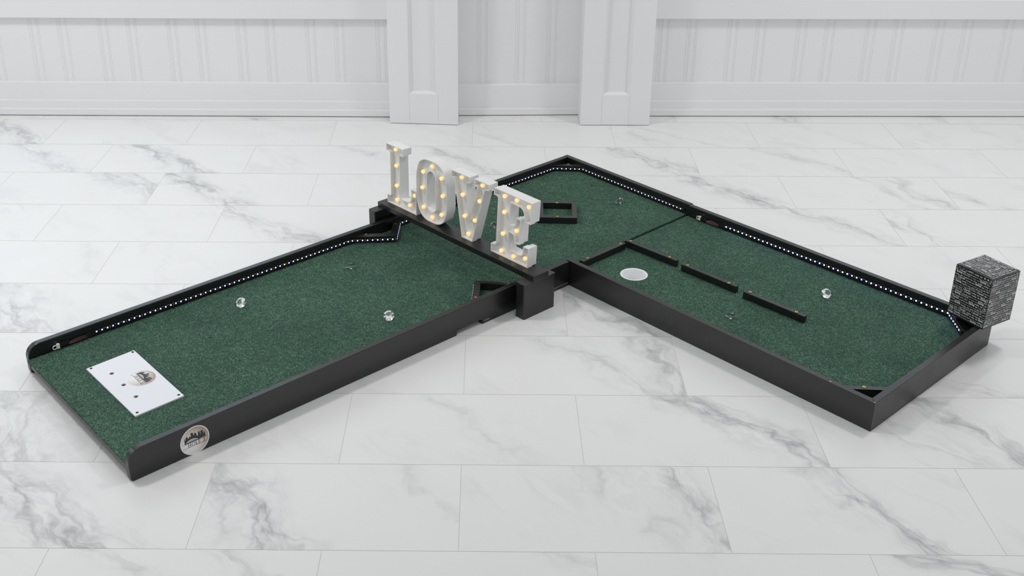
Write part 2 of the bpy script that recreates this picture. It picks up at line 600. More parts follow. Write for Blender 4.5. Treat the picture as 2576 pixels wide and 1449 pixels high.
def beadboard(bm, p0, p1, groups, z0, z1, y_off, cut=0.0016):
    """board face from p0 to p1 with sets of fine grooves; groups = (x, mirrored)"""
    def yy(x):
        return p0[1] + (p1[1] - p0[1]) * (x - p0[0]) / (p1[0] - p0[0]) + y_off
    pts = [(p0[0], yy(p0[0]))]
    for gx in sorted(groups):
        k = (yy(gx) + 4.885) / (yy(gx) - y_off + 4.885)
        gx = XC + (gx - XC) * k
        for off, w in ((0.0, 0.0026), (0.0085, 0.0026), (0.0150, 0.0024), (0.0370, 0.0024), (0.0440, 0.0026)):
            x = gx + off
            if x < p0[0] + 0.004 or x + w > p1[0] - 0.004:
                continue
            pts += [(x, yy(x)), (x + w * 0.5, yy(x) + cut), (x + w, yy(x))]
    pts.append((p1[0], yy(p1[0])))
    lo = [bm.verts.new((x, y, z0)) for x, y in pts]
    hi = [bm.verts.new((x, y, z1)) for x, y in pts]
    for i in range(len(pts) - 1):
        bm.faces.new((lo[i], lo[i + 1], hi[i + 1], hi[i]))


WL0, WL1 = (-5.0, 0.0445), (1.50, 0.0460)
WR0, WR1 = (2.58, 0.0760), (10.0, 0.170)
WN0, WN1 = (1.74, 0.0700), (2.34, 0.0910)
gl = [0.179 + 0.304 * k for k in range(-17, 4)] + [0.3055 + 0.304 * k for k in range(-17, 4)] + [1.4012]
gr = [2.646 + 0.304 * k for k in range(0, 24)] + [2.7702 + 0.304 * k for k in range(0, 24)]
for nm, p0, p1, gs, zt, lab in (('wall_back', WL0, WL1, gl, 0.50, 'left'), ('wall_back', WR0, WR1, gr, 0.50, 'right'), ('wall_back', WN0, WN1, [1.8455, 2.0155, 2.1542], 2.7, 'centre')):
    bm = bmesh.new()
    beadboard(bm, p0, p1, gs, 0.0, zt, 0.036)
    o = link(nm, bm, M_WALL)
    tag(o, 'white beadboard wainscot of the back wall, %s' % lab, None, None, 'structure')


def shift(p, d):
    return (p[0], p[1] + d)


for nm, p0, p1, lab in (('baseboard_left', WL0, WL1, 'left of the pillars'), ('baseboard_right', WR0, WR1, 'right of the pillars')):
    bm = bmesh.new()
    prism_seg(bm, p0, p1, 0.05, 0.003, 0.034)
    prism_seg(bm, shift(p0, 0.012), shift(p1, 0.012), 0.04, 0.002, 0.0715)
    prism_seg(bm, shift(p0, 0.020), shift(p1, 0.020), 0.03, 0.002, 0.1545)
    struct(nm, bm, 'white stepped baseboard %s' % lab, 0.003)
bm = bmesh.new()
prism_seg(bm, WN0, WN1, 0.05, 0.003, 0.034)
prism_seg(bm, shift(WN0, 0.012), shift(WN1, 0.012), 0.04, 0.002, 0.144)
struct('baseboard_back', bm, 'white baseboard in the niche between the pillars', 0.003)
for i, (p0, p1, zt) in enumerate(((WL0, WL1, 0.56), (WR0, WR1, 0.536))):
    bm = bmesh.new()
    prism_seg(bm, shift(p0, 0.006), shift(p1, 0.006), 0.06, 0.450, zt)
    struct('trim_%d' % (i + 1), bm, 'flat white rail board under the %s window' % ('left', 'right')[i], 0.0015)
# wall around the windows above the rails (out of frame, holds the window openings)
for nm, xs, x0, x1, yf in (('wall_back', (-5.0, -1.30), 1.00, 1.55, 0.075), ('wall_back', (2.55, 3.30), 5.60, 10.0, 0.115)):
    bm = bmesh.new()
    wbox(bm, xs[0], xs[1], yf, yf + 0.1, 0.52, 2.7)
    wbox(bm, x0, x1, yf, yf + 0.1, 0.52, 2.7)
    wbox(bm, xs[1], x0, yf, yf + 0.1, 0.52, 0.66)
    wbox(bm, xs[1], x0, yf, yf + 0.1, 2.18, 2.7)
    o = link(nm, bm, M_WALL)
    tag(o, 'white upper back wall around a window', None, None, 'structure')
for i, (x0, x1, yf) in enumerate(((-1.30, 1.00, 0.07), (3.30, 5.60, 0.11))):
    bm = bmesh.new()
    w = 0.05
    for a in ((x0, x0 + w, 0.66, 2.18), (x1 - w, x1, 0.66, 2.18), (x0 + w, x1 - w, 0.66, 0.71), (x0 + w, x1 - w, 2.13, 2.18), ((x0 + x1) / 2 - 0.02, (x0 + x1) / 2 + 0.02, 0.71, 2.13)):
        wbox(bm, a[0], a[1], yf + 0.04, yf + 0.09, a[2], a[3])
    struct('window_%d' % (i + 1), bm, 'white framed window', 0.002)


def pillar(name, fl, fr, depth, px0, px1, label):
    """square pillar with a recessed panel in its front; fl, fr = front corners (xy)"""
    bm = bmesh.new()
    H = 2.7
    zb = 0.1405

    def fp(x, d=0.0):
        s = (x - fl[0]) / (fr[0] - fl[0])
        return Vector((x, fl[1] + (fr[1] - fl[1]) * s + d, 0))
    rec = 0.021

    def box2(x0, x1, z0, z1, d0, d1):
        q = [fp(x0, d0), fp(x1, d0), fp(x1, d1), fp(x0, d1)]
        hull_prism(bm, [v + Vector((0, 0, z0)) for v in q], [v + Vector((0, 0, z1)) for v in q])
    z0 = 0.0025
    box2(fl[0], px0, z0, H, 0, 0.03)
    box2(px1, fr[0], z0, H, 0, 0.03)
    box2(px0 + 0.0004, px1 - 0.0004, z0, zb, 0.0004, 0.03)
    bev(bm, 0.0015, 2)
    # sloped fillets round the recess, its floor, and the body behind
    s = 0.013
    def pt(x, z, d):
        return fp(x, d) + Vector((0, 0, z))
    for q in (((px0, zb, 0.0006), (px0, H, 0.0006), (px0 + s, H, rec), (px0 + s, zb + s * 0.7, rec)),
              ((px1, H, 0.0006), (px1, zb, 0.0006), (px1 - s, zb + s * 0.7, rec), (px1 - s, H, rec)),
              ((px0, zb, 0.0006), (px0 + s, zb + s * 0.7, rec), (px1 - s, zb + s * 0.7, rec), (px1, zb, 0.0006)),
              ((px0 + s, zb + s * 0.7, rec), (px0 + s, H, rec), (px1 - s, H, rec), (px1 - s, zb + s * 0.7, rec))):
        bm.faces.new([bm.verts.new(pt(*c)) for c in q])
    q = [fp(fl[0] + 0.0005, 0.028), fp(fr[0] - 0.0005, 0.028), Vector((fr[0] - 0.0005, depth, 0)), Vector((fl[0] + 0.0005, depth, 0))]
    hull_prism(bm, [v + Vector((0, 0, z0)) for v in q], [v + Vector((0, 0, H)) for v in q])
    o = link(name, bm, M_WALL)
    tag(o, label, None, None, 'structure')


pillar('trim_3', (1.4588, -0.0300), (1.7640, -0.0537), 0.13, 1.5475, 1.6770, 'square white pillar with recessed panel, left of the niche')
pillar('trim_4', (2.3070, -0.0450), (2.6140, -0.0430), 0.14, 2.4000, 2.5210, 'square white pillar with recessed panel, right of the niche')

# ------------------------------------------------------------------ course sections
RT = 0.087      # rail top
TF = 0.048      # turf top


def ground(a, b):
    return P(a, b, 0)


S1 = empty('putting_lane_section', ground(-0.87, -0.33), 'long black framed putting lane with white tee plate and open tee end', 'mini golf course')
S2 = empty('putting_lane_section', ground(0.24, -0.33), 'black framed corner section of the putting course with hollow square obstacle', 'mini golf course')
S3 = empty('putting_lane_section', ground(0.31, 0.52), 'right putting section with white cup and three short divider bars', 'mini golf course')
AJ = -0.092     # joint of first and second section, under the sign board


def arc(cx, cz, r, a0, a1, n=8):
    return [(cx + r * cos(radians(a0 + (a1 - a0) * i / n)), cz + r * sin(radians(a0 + (a1 - a0) * i / n))) for i in range(n + 1)]


def rail_profile(name, prof, b0, b1, parent, r=0.0016, btop=None):
    """prof in (a, z), extruded from b0 to b1"""
    bm = bmesh.new()
    hull_prism(bm, [P(a, b0, z) for a, z in prof], [P(a, b1, z) for a, z in prof])
    bmesh.ops.recalc_face_normals(bm, faces=bm.faces[:])
    big = [f for f in bm.faces if len(f.verts) > 4]
    es = set()
    for f in big:
        es.update(f.edges)
    bmesh.ops.bevel(bm, geom=list(es), offset=r, segments=2, affect='EDGES', clamp_overlap=True, profile=0.5)
    return link(name, bm, M_PAINT, parent)


# first section rails: rounded at the tee end
e = -1.5365
profR = [(e + 0.006, 0.0), (e + 0.001, 0.006), (e, 0.045)] + arc(e + 0.036, RT - 0.036, 0.036, 180, 90, 10) + [(AJ - 0.001, RT), (AJ - 0.001, 0.0),
         (-0.3795, 0.0), (-0.3800, 0.009)] + arc(-0.3885, 0.0095, 0.0085, 0, 90, 5) + arc(-0.4750, 0.0075, 0.0085, 90, 180, 5) + [(-0.4845, 0.0)]
RAIL_R1 = rail_profile('side_rail', profR, -0.019, 0.0, S1)
e = -1.513
profL = [(e + 0.006, 0.0), (e + 0.001, 0.006), (e, 0.045)] + arc(e + 0.036, RT - 0.036, 0.036, 180, 90, 10) + [(AJ - 0.001, RT), (AJ - 0.001, 0.0)]
rail_profile('side_rail', profL, -0.660, -0.641, S1)
# second section rails
rail_profile('side_rail', [(AJ, 0), (AJ, RT), (-0.004, RT), (0.0, RT - 0.004), (0.0, 0)], -0.019, 0.0, S2)
slab('side_rail', [(AJ, -0.660), (0.664, -0.660), (0.664, -0.641), (AJ, -0.641)], 0, RT, M_PAINT, S2, 0.0018)
slab('end_rail', [(0.683, -0.661), (0.666, -0.0235), (0.647, -0.0235), (0.664, -0.661)], 0, RT, M_PAINT, S2, 0.0018)
# third section rails
slab('side_rail', [(0.0008, -0.0165), (-0.0140, 1.0898), (0.0042, 1.0715), (0.0188, -0.0165)], 0, RT, M_PAINT, S3, 0.0008)
slab('side_rail', [(0.6575, -0.0215), (0.6440, 1.0885), (0.6255, 1.0697), (0.6390, -0.0215)], 0, RT, M_PAINT, S3, 0.0008)
slab('end_rail', [(0.0044, 1.0716), (0.6253, 1.0698), (0.6438, 1.0886), (-0.0138, 1.0899)], 0, RT, M_PAINT, S3, 0.0008)
# end boards under the turf
slab('tee_board', [(-1.5110, -0.6405), (-1.5310, -0.0195), (-1.5120, -0.0195), (-1.4920, -0.6405)], 0.016, 0.0455, M_PAINT, S1, 0.0015)
slab('end_board', [(AJ - 0.022, -0.6405), (AJ - 0.022, -0.0195), (AJ - 0.005, -0.0195), (AJ - 0.005, -0.6405)], 0.003, 0.040, M_PAINT, S1, 0.001)
slab('end_board', [(AJ + 0.004, -0.6405), (AJ + 0.004, -0.0195), (AJ + 0.020, -0.0195), (AJ + 0.020, -0.6405)], 0.003, 0.040, M_PAINT, S2, 0.001)
slab('end_board', [(0.004, -0.054), (0.646, -0.054), (0.646, -0.038), (0.004, -0.038)], 0.003, 0.040, M_PAINT, S2, 0.001)
slab('end_board', [(0.021, -0.017), (0.637, -0.017), (0.637, -0.002), (0.021, -0.002)], 0.003, 0.040, M_PAINT, S3, 0.001)


def turf(name, pts, parent, hole=None, rough=0.0):
    """green carpet slab; the rim is subdivided and slightly ragged"""
    rnd = random.Random(len(pts) + int(abs(pts[0][0]) * 1000))
    out = []
    n = len(pts)
    for i in range(n):
        p, q = Vector(pts[i]), Vector(pts[(i + 1) % n])
        m = max(2, int((q - p).length / 0.006))
        for k in range(m):
            s = p.lerp(q, k / m)
            if rough:
                s += Vector((rnd.uniform(-rough, rough), rnd.uniform(-rough, rough)))
            out.append(P(s.x, s.y))
    holes = []
    if hole:
        ca, cb, r = hole
        holes = [[P(ca, cb) + Vector((r * cos(2 * pi * k / 64), r * sin(2 * pi * k / 64), 0)) * (1 + rnd.uniform(-0.012, 0.012)) for k in range(64)]]
    bm = bmesh.new()
    holed_slab(bm, out, holes, 0.0405, TF)
    return link(name, bm, M_TURF, parent)


turf('turf', [(-1.5165, -0.6385), (-1.5355, -0.0205), (AJ - 0.0035, -0.0205), (AJ - 0.0035, -0.6395)], S1, None, 0.0009)
turf('turf', [(AJ + 0.0025, -0.6395), (AJ + 0.0025, -0.0205), (0.002, -0.0205), (0.002, -0.0330), (0.6455, -0.0355), (0.660, -0.6395)], S2, None, 0.0009)
CUP = (0.1405, 0.1518)
turf('turf', [(0.0205, -0.0205), (0.0058, 1.0695), (0.6245, 1.0675), (0.6375, -0.0235)], S3, (CUP[0], CUP[1], 0.0438), 0.0009)


# ------------------------------------------------------------------ screws, bars, braces
def screw(a, b, z, parent, r=0.0052):
    bm = bmesh.new()
    c = P(a, b, z)
    lathe(bm, c, (0, 0, 1), [(0, 0.0001), (r * 1.30, 0.0001), (r * 1.36, 0.0003), (r * 1.30, 0.00045), (r * 1.02, 0.0004)], 20, 1)
    lathe(bm, c, (0, 0, 1), [(r, 0.0004), (r * 0.98, 0.0009), (r * 0.55, 0.0007), (r * 0.34, 0.00045), (0, 0.0004)], 20, 0)
    for ang in (0.4, 0.4 + pi / 2):
        d = Vector((cos(ang), sin(ang), 0))
        nn = Vector((-d.y, d.x, 0))
        vs = [c + d * r * 0.45 * s1 + nn * 0.0006 * s2 + Vector((0, 0, 0.0010)) for s1, s2 in ((-1, -1), (1, -1), (1, 1), (-1, 1))]
        f = bm.faces.new([bm.verts.new(v) for v in vs])
        f.material_index = 1
    return link('screw', bm, [M_BRASS, M_DARK], parent, smooth=False)


BT = 0.0715


def bar(pts, parent, screws, name='divider_bar', r=0.0012):
    o = slab(name, pts, TF - 0.0005, BT, M_PAINT, parent, r)
    for s in screws:
        screw(s[0], s[1], BT, o)
    return o


bar([(0.0530, -0.0055), (0.0530, 0.0110), (0.2620, 0.0110), (0.2590, -0.0060)], S3, [(0.2439, 0.0030), (0.0826, 0.0025)])
bar([(0.2755, -0.0050), (0.2815, 0.2075), (0.2960, 0.2075), (0.2900, -0.0050)], S3, [(0.2865, 0.0115), (0.2875, 0.1765)])
bar([(0.2740, 0.2350), (0.2770, 0.4470), (0.2910, 0.4470), (0.2880, 0.2350)], S3, [(0.2840, 0.2530), (0.2820, 0.4169)])
bar([(0.2675, 0.4805), (0.2710, 0.6965), (0.2850, 0.6965), (0.2820, 0.4805)], S3, [(0.2808, 0.4975), (0.2779, 0.6645)])
# hollow square obstacle (plan given by its outer and inner corners)
bm = bmesh.new()
oc = [(0.2897, -0.2379), (0.3915, -0.3390), (0.2925, -0.4400), (0.1905, -0.3360)]
ic = [(0.2914, -0.2652), (0.3684, -0.3396), (0.2957, -0.4127), (0.2184, -0.3341)]
for i in range(4):
    j = (i + 1) % 4
    plan(bm, [oc[i], oc[j], ic[j], ic[i]], TF - 0.0005, BT)
bmesh.ops.remove_doubles(bm, verts=bm.verts[:], dist=1e-5)
dup = [f for f in bm.faces if len([1 for e2 in f.edges if len(e2.link_faces) > 2]) >= 2 and abs(f.normal.z) < 0.5 and f.calc_area() < 0.0008]
bmesh.ops.delete(bm, geom=dup, context='FACES_ONLY')
o = link('square_obstacle', bm, M_PAINT, S2)
screw(0.3330, -0.3790, BT, o)
screw(0.2470, -0.2935, BT, o)
# corner braces
o = bar([(0.5870, -0.6405), (0.6640, -0.5620), (0.6655, -0.5860), (0.6130, -0.6405)], S2, [(0.6380, -0.6120)], 'corner_brace')
o = bar([(0.0060, 0.9770), (0.0930, 1.0700), (0.1160, 1.0690), (0.0065, 0.9560)], S3, [(0.0590, 1.0180)], 'corner_brace')
o = bar([(0.6265, 0.9650), (0.5410, 1.0505), (0.5420, 1.0690), (0.5580, 1.0690), (0.6260, 0.9960)], S3, [], 'corner_brace')
# V shaped deflectors
bm = bmesh.new()
plan(bm, [(-0.3920, -0.6405), (-0.2747, -0.5480), (-0.2740, -0.5800), (-0.3520, -0.6405)], TF - 0.0005, BT)
plan(bm, [(-0.2747, -0.5480), (-0.1843, -0.6405), (-0.2160, -0.6405), (-0.2740, -0.5800)], TF - 0.0005, BT)
bmesh.ops.recalc_face_normals(bm, faces=bm.faces[:])
o = link('corner_deflector', bm, M_PAINT, S1)
screw(-0.3440, -0.6260, BT, o)
screw(-0.2130, -0.6270, BT, o)
bm = bmesh.new()
plan(bm, [(-0.2973, -0.1263), (-0.2055, -0.0195), (-0.2280, -0.0195), (-0.2960, -0.1015)], TF - 0.0005, BT)
plan(bm, [(-0.2973, -0.1263), (-0.2960, -0.1015), (-0.3780, -0.0195), (-0.4060, -0.0195)], TF - 0.0005, BT)
bmesh.ops.recalc_face_normals(bm, faces=bm.faces[:])
o = link('corner_deflector', bm, M_PAINT, S1)
screw(-0.2320, -0.0390, BT, o)
screw(-0.3705, -0.0420, BT, o)

# ------------------------------------------------------------------ cup
bm = bmesh.new()
lathe(bm, P(CUP[0], CUP[1], 0), (0, 0, 1), [(0.0436, 0.003), (0.0436, TF + 0.0006), (0.0445, TF + 0.0010), (0.0440, TF + 0.0018), (0.0390, TF + 0.0018), (0.0375, TF), (0.0365, 0.012), (0.034, 0.006), (0, 0.005)], 64)
link('cup', bm, M_CUP, S3, smooth=True)

# ------------------------------------------------------------------ scuffs and small marks on the rails
def side_strip(name, a0, a1, z0, z1, z0b, z1b, parent, mat, b=0.0004):
    bm = bmesh.new()
    hull_prism(bm, [P(a0, -0.001, z0), P(a1, -0.001, z0b), P(a1, -0.001, z1b), P(a0, -0.001, z1)], [P(a0, b, z0), P(a1, b, z0b), P(a1, b, z1b), P(a0, b, z1)])
    return link(name, bm, mat, parent)


side_strip('paint_scuff', -0.3715, -0.3515, 0.0092, 0.0100, 0.0100, 0.0108, RAIL_R1, M_SCUFF)
side_strip('paint_scuff', AJ + 0.002, -0.004, 0.0105, 0.0113, 0.0118, 0.0126, S2, M_SCUFF)
bm = bmesh.new()
bmesh.ops.create_icosphere(bm, subdivisions=2, radius=0.0022)
for v in bm.verts:
    v.co = Vector((v.co.x, v.co.y, v.co.z * 0.35)) + P(-0.0095, 1.0865, RT - 0.0004)
link('paint_chip', bm, M_SCUFF, S3)
bm = bmesh.new()
bmesh.ops.create_icosphere(bm, subdivisions=2, radius=0.0025)
for v in bm.verts:
    v.co = Vector((v.co.x, v.co.y, v.co.z * 0.35)) + P(-0.0060, 0.955, RT - 0.0004)
link('paint_chip', bm, M_SCUFF, S3)


# ------------------------------------------------------------------ serif lettering from plain polygons (unit cap height)
def ell(cx, cy, rx, ry, n=20, a0=0, a1=360):
    return [(cx + rx * cos(radians(a0 + (a1 - a0) * i / n)), cy + ry * sin(radians(a0 + (a1 - a0) * i / n))) for i in range(n + (0 if a1 - a0 == 360 else 1))]


def ring_quads(o, i):
    n = len(o)
    return [[o[k], o[(k + 1) % n], i[(k + 1) % n], i[k]] for k in range(n)]


def arc_quads(cx, cy, r1x, r1y, r2x, r2y, a0, a1, n=12):
    o = ell(cx, cy, r1x, r1y, n, a0, a1)
    i = ell(cx, cy, r2x, r2y, n, a0, a1)
    return [[o[k], o[k + 1], i[k + 1], i[k]] for k in range(n)]


def rq(x0, y0, x1, y1):
    return [(x0, y0), (x1, y0), (x1, y1), (x0, y1)]


SERIF = {
    'H': (0.86, [rq(.10, 0, .24, 1), rq(.62, 0, .76, 1), rq(.24, .46, .62, .54), rq(.03, 0, .31, .05), rq(.03, .95, .31, 1), rq(.55, 0, .83, .05), rq(.55, .95, .83, 1)]),
    'O': (0.98, ring_quads(ell(.49, .5, .45, .52, 28), ell(.49, .5, .315, .455, 28))),
    'L': (0.66, [rq(.10, 0, .24, 1), rq(.03, 0, .58, .065), rq(.03, .95, .31, 1), [(.52, .04), (.58, .04), (.62, .24), (.59, .24)]]),
    'E': (0.68, [rq(.10, 0, .24, 1), rq(.03, 0, .58, .065), rq(.03, .935, .56, 1), rq(.24, .47, .46, .54), rq(.44, .42, .47, .60), [(.53, .04), (.58, .04), (.62, .22), (.59, .22)], [(.52, .80), (.55, .80), (.56, .96), (.50, .96)]]),
    'N': (0.90, [rq(.12, 0, .17, 1), rq(.70, 0, .75, 1), [(.12, 1), (.24, 1), (.75, 0), (.66, 0)], rq(.04, 0, .25, .03), rq(.04, .97, .20, 1), rq(.62, .97, .83, 1)]),
    'R': (0.78, [rq(.12, 0, .22, 1), rq(.04, 0, .30, .03), rq(.04, .96, .40, 1), rq(.22, .46, .40, .50), [(.34, .47), (.45, .47), (.74, 0), (.62, 0)], rq(.62, 0, .78, .03)] + arc_quads(.40, .73, .24, .27, .14, .23, -90, 90)),
    '5': (0.62, [rq(.12, .50, .20, 1), rq(.12, .87, .54, 1)] + arc_quads(.27, .30, .29, .33, .155, .25, -150, 120)),
    ' ': (0.42, []),
}


def serif_text(s, gap=0.06):
    x = 0
    polys = []
    for ch in s:
        w, ps = SERIF[ch]
        polys += [[(px + x, py) for px, py in q] for q in ps]
        x += w + gap
    return x - gap, polys


# ------------------------------------------------------------------ golf ball badge (on the rail and on the tee plate)
SKY = [(-0.704, -0.044), (-0.706, 0.348), (-0.672, 0.42), (-0.649, 0.198), (-0.6, 0.42), (-0.519, 0.481), (-0.464, 0.412), (-0.43, 0.272), (-0.378, 0.37), (-0.316, 0.442),
       (-0.274, 0.356), (-0.247, 0.321), (-0.249, 0.578), (-0.222, 0.622), (-0.089, 0.602), (-0.062, 0.356), (-0.01, 0.477), (0.042, 0.563), (0.133, 0.454), (0.156, 0.277),
       (0.225, 0.232), (0.247, 0.444), (0.304, 0.565), (0.351, 0.509), (0.422, 0.217), (0.422, 0.499), (0.573, 0.519), (0.612, 0.217), (0.674, 0.393), (0.706, 0.299),
       (0.76, 0.0), (0.30, -0.03), (0.232, 0.04), (0.094, 0.12), (-0.086, 0.175), (-0.272, 0.185), (-0.464, 0.13), (-0.62, 0.03)]


def badge(name, c, ux, uy, R, parent, tname):
    ux, uy = ux.normalized(), uy.normalized()
    n = ux.cross(uy).normalized()
    bm = bmesh.new()

    def at(x, y, h):
        return c + ux * (x * R) + uy * (y * R) + n * h

    def poly(pts, h, mi):
        vs = [bm.verts.new(at(x, y, h)) for x, y in pts]
        if len(pts) <= 4:
            bm.faces.new(vs).material_index = mi
        else:
            for tri in tessellate_polygon([[Vector((x, y, 0)) for x, y in pts]]):
                try:
                    bm.faces.new([vs[i] for i in tri]).material_index = mi
                except ValueError:
                    pass
    o_ = [bm.verts.new(at(cos(2 * pi * k / 72), sin(2 * pi * k / 72), 0.00045)) for k in range(72)]
    l_ = [bm.verts.new(at(cos(2 * pi * k / 72), sin(2 * pi * k / 72), 0.0)) for k in range(72)]
    bm.faces.new(o_)
    for k in range(72):
        bm.faces.new((l_[k], l_[(k + 1) % 72], o_[(k + 1) % 72], o_[k]))
    f = bm.faces.new([bm.verts.new(at(0.94 * cos(2 * pi * k / 72), 0.94 * sin(2 * pi * k / 72), 0.00060)) for k in range(72)])
    f.material_index = 1
    poly(SKY, 0.00078, 2)
    poly(rq(-0.86, -0.055, 0.86, -0.040), 0.00078, 2)
    poly(rq(-0.86, -0.365, 0.86, -0.348), 0.00078, 2)
    # bridge: arch band, deck and struts
    arch_o = [(-0.62 + 0.92 * k / 12, 0.0 + 0.165 * (1 - ((k - 6) / 6.0) ** 2)) for k in range(13)]
    for k in range(1, 12):
        x, y = arch_o[k]
        poly([(x - 0.016, 0.0), (x + 0.016, 0.0), (x + 0.022, y * 0.82), (x - 0.010, y * 0.82)], 0.00078, 2)
    poly([(-0.70, -0.042), (0.30, -0.042), (0.28, 0.012), (-0.66, 0.012)], 0.00078, 2)
    w, ps = serif_text('HOLE 5', 0.06)
    s = 0.262
    for q in ps:
        poly([(-0.50 + px * s * 1.02, -0.338 + py * s) for px, py in q], 0.00078, 2)
    bm.normal_update()
    return link(name, bm, [M_STICK, mat_ball(c, ux, uy, R), M_INK], parent)


badge('golf_ball_badge', P(-1.3587, 0.0002, 0.0398), AX, Vector((0, 0, 1)), 0.0405, RAIL_R1, 'rail')

# ------------------------------------------------------------------ tee plate
def disc(a, b, r, n=24):
    c = P(a, b)
    return [c + Vector((r * cos(2 * pi * k / n), r * sin(2 * pi * k / n), 0)) for k in range(n)]


bm = bmesh.new()
ZP0, ZP1 = TF + 0.0002, TF + 0.0042
cor = [(-1.2745, -0.4831), (-1.4186, -0.4793), (-1.4271, -0.1790), (-1.2859, -0.1809)]
holed_slab(bm, [P(a, b) for a, b in cor], [disc(-1.3776, -0.4106, 0.0062), disc(-1.3800, -0.3362, 0.0062), disc(-1.3824, -0.2617, 0.0062),
           disc(-1.2822, -0.4754, 0.0030), disc(-1.2950, -0.1930, 0.0030), disc(-1.4157, -0.1905, 0.0030), disc(-1.4080, -0.4724, 0.0030)], ZP0, ZP1)
PLATE = link('tee_plate', bm, M_PLATE, S1)
for a, b in ((-1.2822, -0.4754), (-1.2950, -0.1930), (-1.4157, -0.1905), (-1.4080, -0.4724)):
    bm = bmesh.new()
    lathe(bm, P(a, b, ZP0), (0, 0, 1), [(0.0034, 0.0036), (0.0038, 0.0041), (0.0036, 0.0046), (0, 0.0048)], 16)
    link('screw_head', bm, M_DARK, PLATE, smooth=True)
for a, b in ((-1.3776, -0.4106), (-1.3800, -0.3362), (-1.3824, -0.2617)):
    bm = bmesh.new()
    lathe(bm, P(a, b, ZP0), (0, 0, 1), [(0.0061, 0.0), (0.0061, 0.0002), (0, 0.0002)], 20)
    link('tee_hole', bm, M_DARK, PLATE)
pu = (P(-1.2859, -0.1809) - P(-1.2745, -0.4831)).normalized()
pv = Vector((0, 0, 1)).cross(pu)
badge('golf_ball_badge', P(-1.3283, -0.3349, ZP1 + 0.0001), pu, pv, 0.0400, PLATE, 'plate')


# ------------------------------------------------------------------ LED strips
def led_strip(parent, pts, z, spacing, led_mat, side, start=0.0, chip_mat=M_CHIP):
    """pts: plan polyline of the tape front; side = +1/-1: which side the LEDs face"""
    bm = bmesh.new()
    h = 0.0056
    V = [Vector(p) for p in pts]
    # tape body
    nrm = []
    for i in range(len(V)):
        ds = []
        if i > 0:
            ds.append((V[i] - V[i - 1]).normalized())
        if i < len(V) - 1:
            ds.append((V[i + 1] - V[i]).normalized())
        d = sum(ds, Vector((0, 0))).normalized()
        nrm.append(Vector((-d.y, d.x)) * side)
    fr = [[bm.verts.new(P(p.x + n.x * o, p.y + n.y * o, zz)) for p, n in zip(V, nrm)] for o, zz in ((0, z - h), (0, z + h), (-0.0018, z + h), (-0.0018, z - h))]
    for i in range(len(V) - 1):
        for k in range(4):
            bm.faces.new((fr[k][i], fr[k][i + 1], fr[(k + 1) % 4][i + 1], fr[(k + 1) % 4][i]))
    bm.faces.new([fr[k][0] for k in range(4)])
    bm.faces.new([fr[k][-1] for k in range(4)])
    for f in bm.faces:
        f.material_index = 0
    # walk along the tape
    L = [0.0]
    for i in range(len(V) - 1):
        L.append(L[-1] + (V[i + 1] - V[i]).length)

    def pos(s):
        for i in range(len(V) - 1):
            if s <= L[i + 1] or i == len(V) - 2:
                t = (s - L[i]) / (L[i + 1] - L[i])
                d = (V[i + 1] - V[i]).normalized()
                return V[i].lerp(V[i + 1], t), d
    leds = []
    s = start
    k = 0

    def card(bmx, s, w, hh, zc, off, mi, depth=0.0009):
        p, d = pos(s)
        nn = Vector((-d.y, d.x)) * side
        q = []
        for sx, sz in ((-1, -1), (1, -1), (1, 1), (-1, 1)):
            q.append((p + d * (w * sx * 0.5), zc + hh * sz * 0.5))
        hull_prism(bmx, [P(a.x + nn.x * off, a.y + nn.y * off, zz) for a, zz in q], [P(a.x + nn.x * (off + depth), a.y + nn.y * (off + depth), zz) for a, zz in q], mi)
    while s < L[-1] - 0.003:
        leds.append(s)
        m = s + spacing / 2
        if m < L[-1] - 0.003:
            if k % 3 == 2:
                for dz in (-0.0033, 0.0, 0.0033):
                    card(bm, m, 0.0032, 0.0020, z + dz, 0.0, 1, 0.0003)
            elif k % 3 == 0:
                card(bm, m, 0.0022, 0.0016, z + 0.003, 0.0, 2, 0.0006)
            else:
                card(bm, m - 0.0024, 0.0018, 0.0016, z + 0.003, 0.0, 2, 0.0006)
                card(bm, m + 0.0024, 0.0018, 0.0016, z + 0.003, 0.0, 2, 0.0006)
        s += spacing
        k += 1
    strip = link('led_strip', bm, [M_TAPE, M_PAD, M_RES], parent)
    for s in leds:
        b2 = bmesh.new()
        card(b2, s, 0.0050, 0.0050, z, 0.0, 0, 0.0012)
        card(b2, s, 0.0036, 0.0036, z, 0.0011, 1, 0.0004)
        link('led', b2, [chip_mat, led_mat], strip)
    return strip


ZL = 0.0608
led_strip(S1, [(-1.3200, -0.6388), (-0.4000, -0.6388), (-0.2747, -0.5455), (-0.1838, -0.6388), (-0.104, -0.6388)], ZL, 0.0170, M_LEDW, 1, 0.0087, M_CHIPW)
led_strip(S1, [(-0.4085, -0.0200), (-0.2995, -0.1275)], ZL, 0.0170, M_LEDW, -1, 0.006, M_CHIPW)
led_strip(S2, [(AJ + 0.006, -0.6388), (0.5835, -0.6388), (0.6615, -0.5590), (0.6440, -0.0420)], ZL, 0.0170, M_LEDW, 1, 0.004, M_CHIPW)
led_strip(S3, [(0.6345, 0.1430), (0.6245, 0.9630), (0.5395, 1.0480)], ZL + 0.002, 0.0170, M_LEDB, 1, 0.004, M_CHIPB)


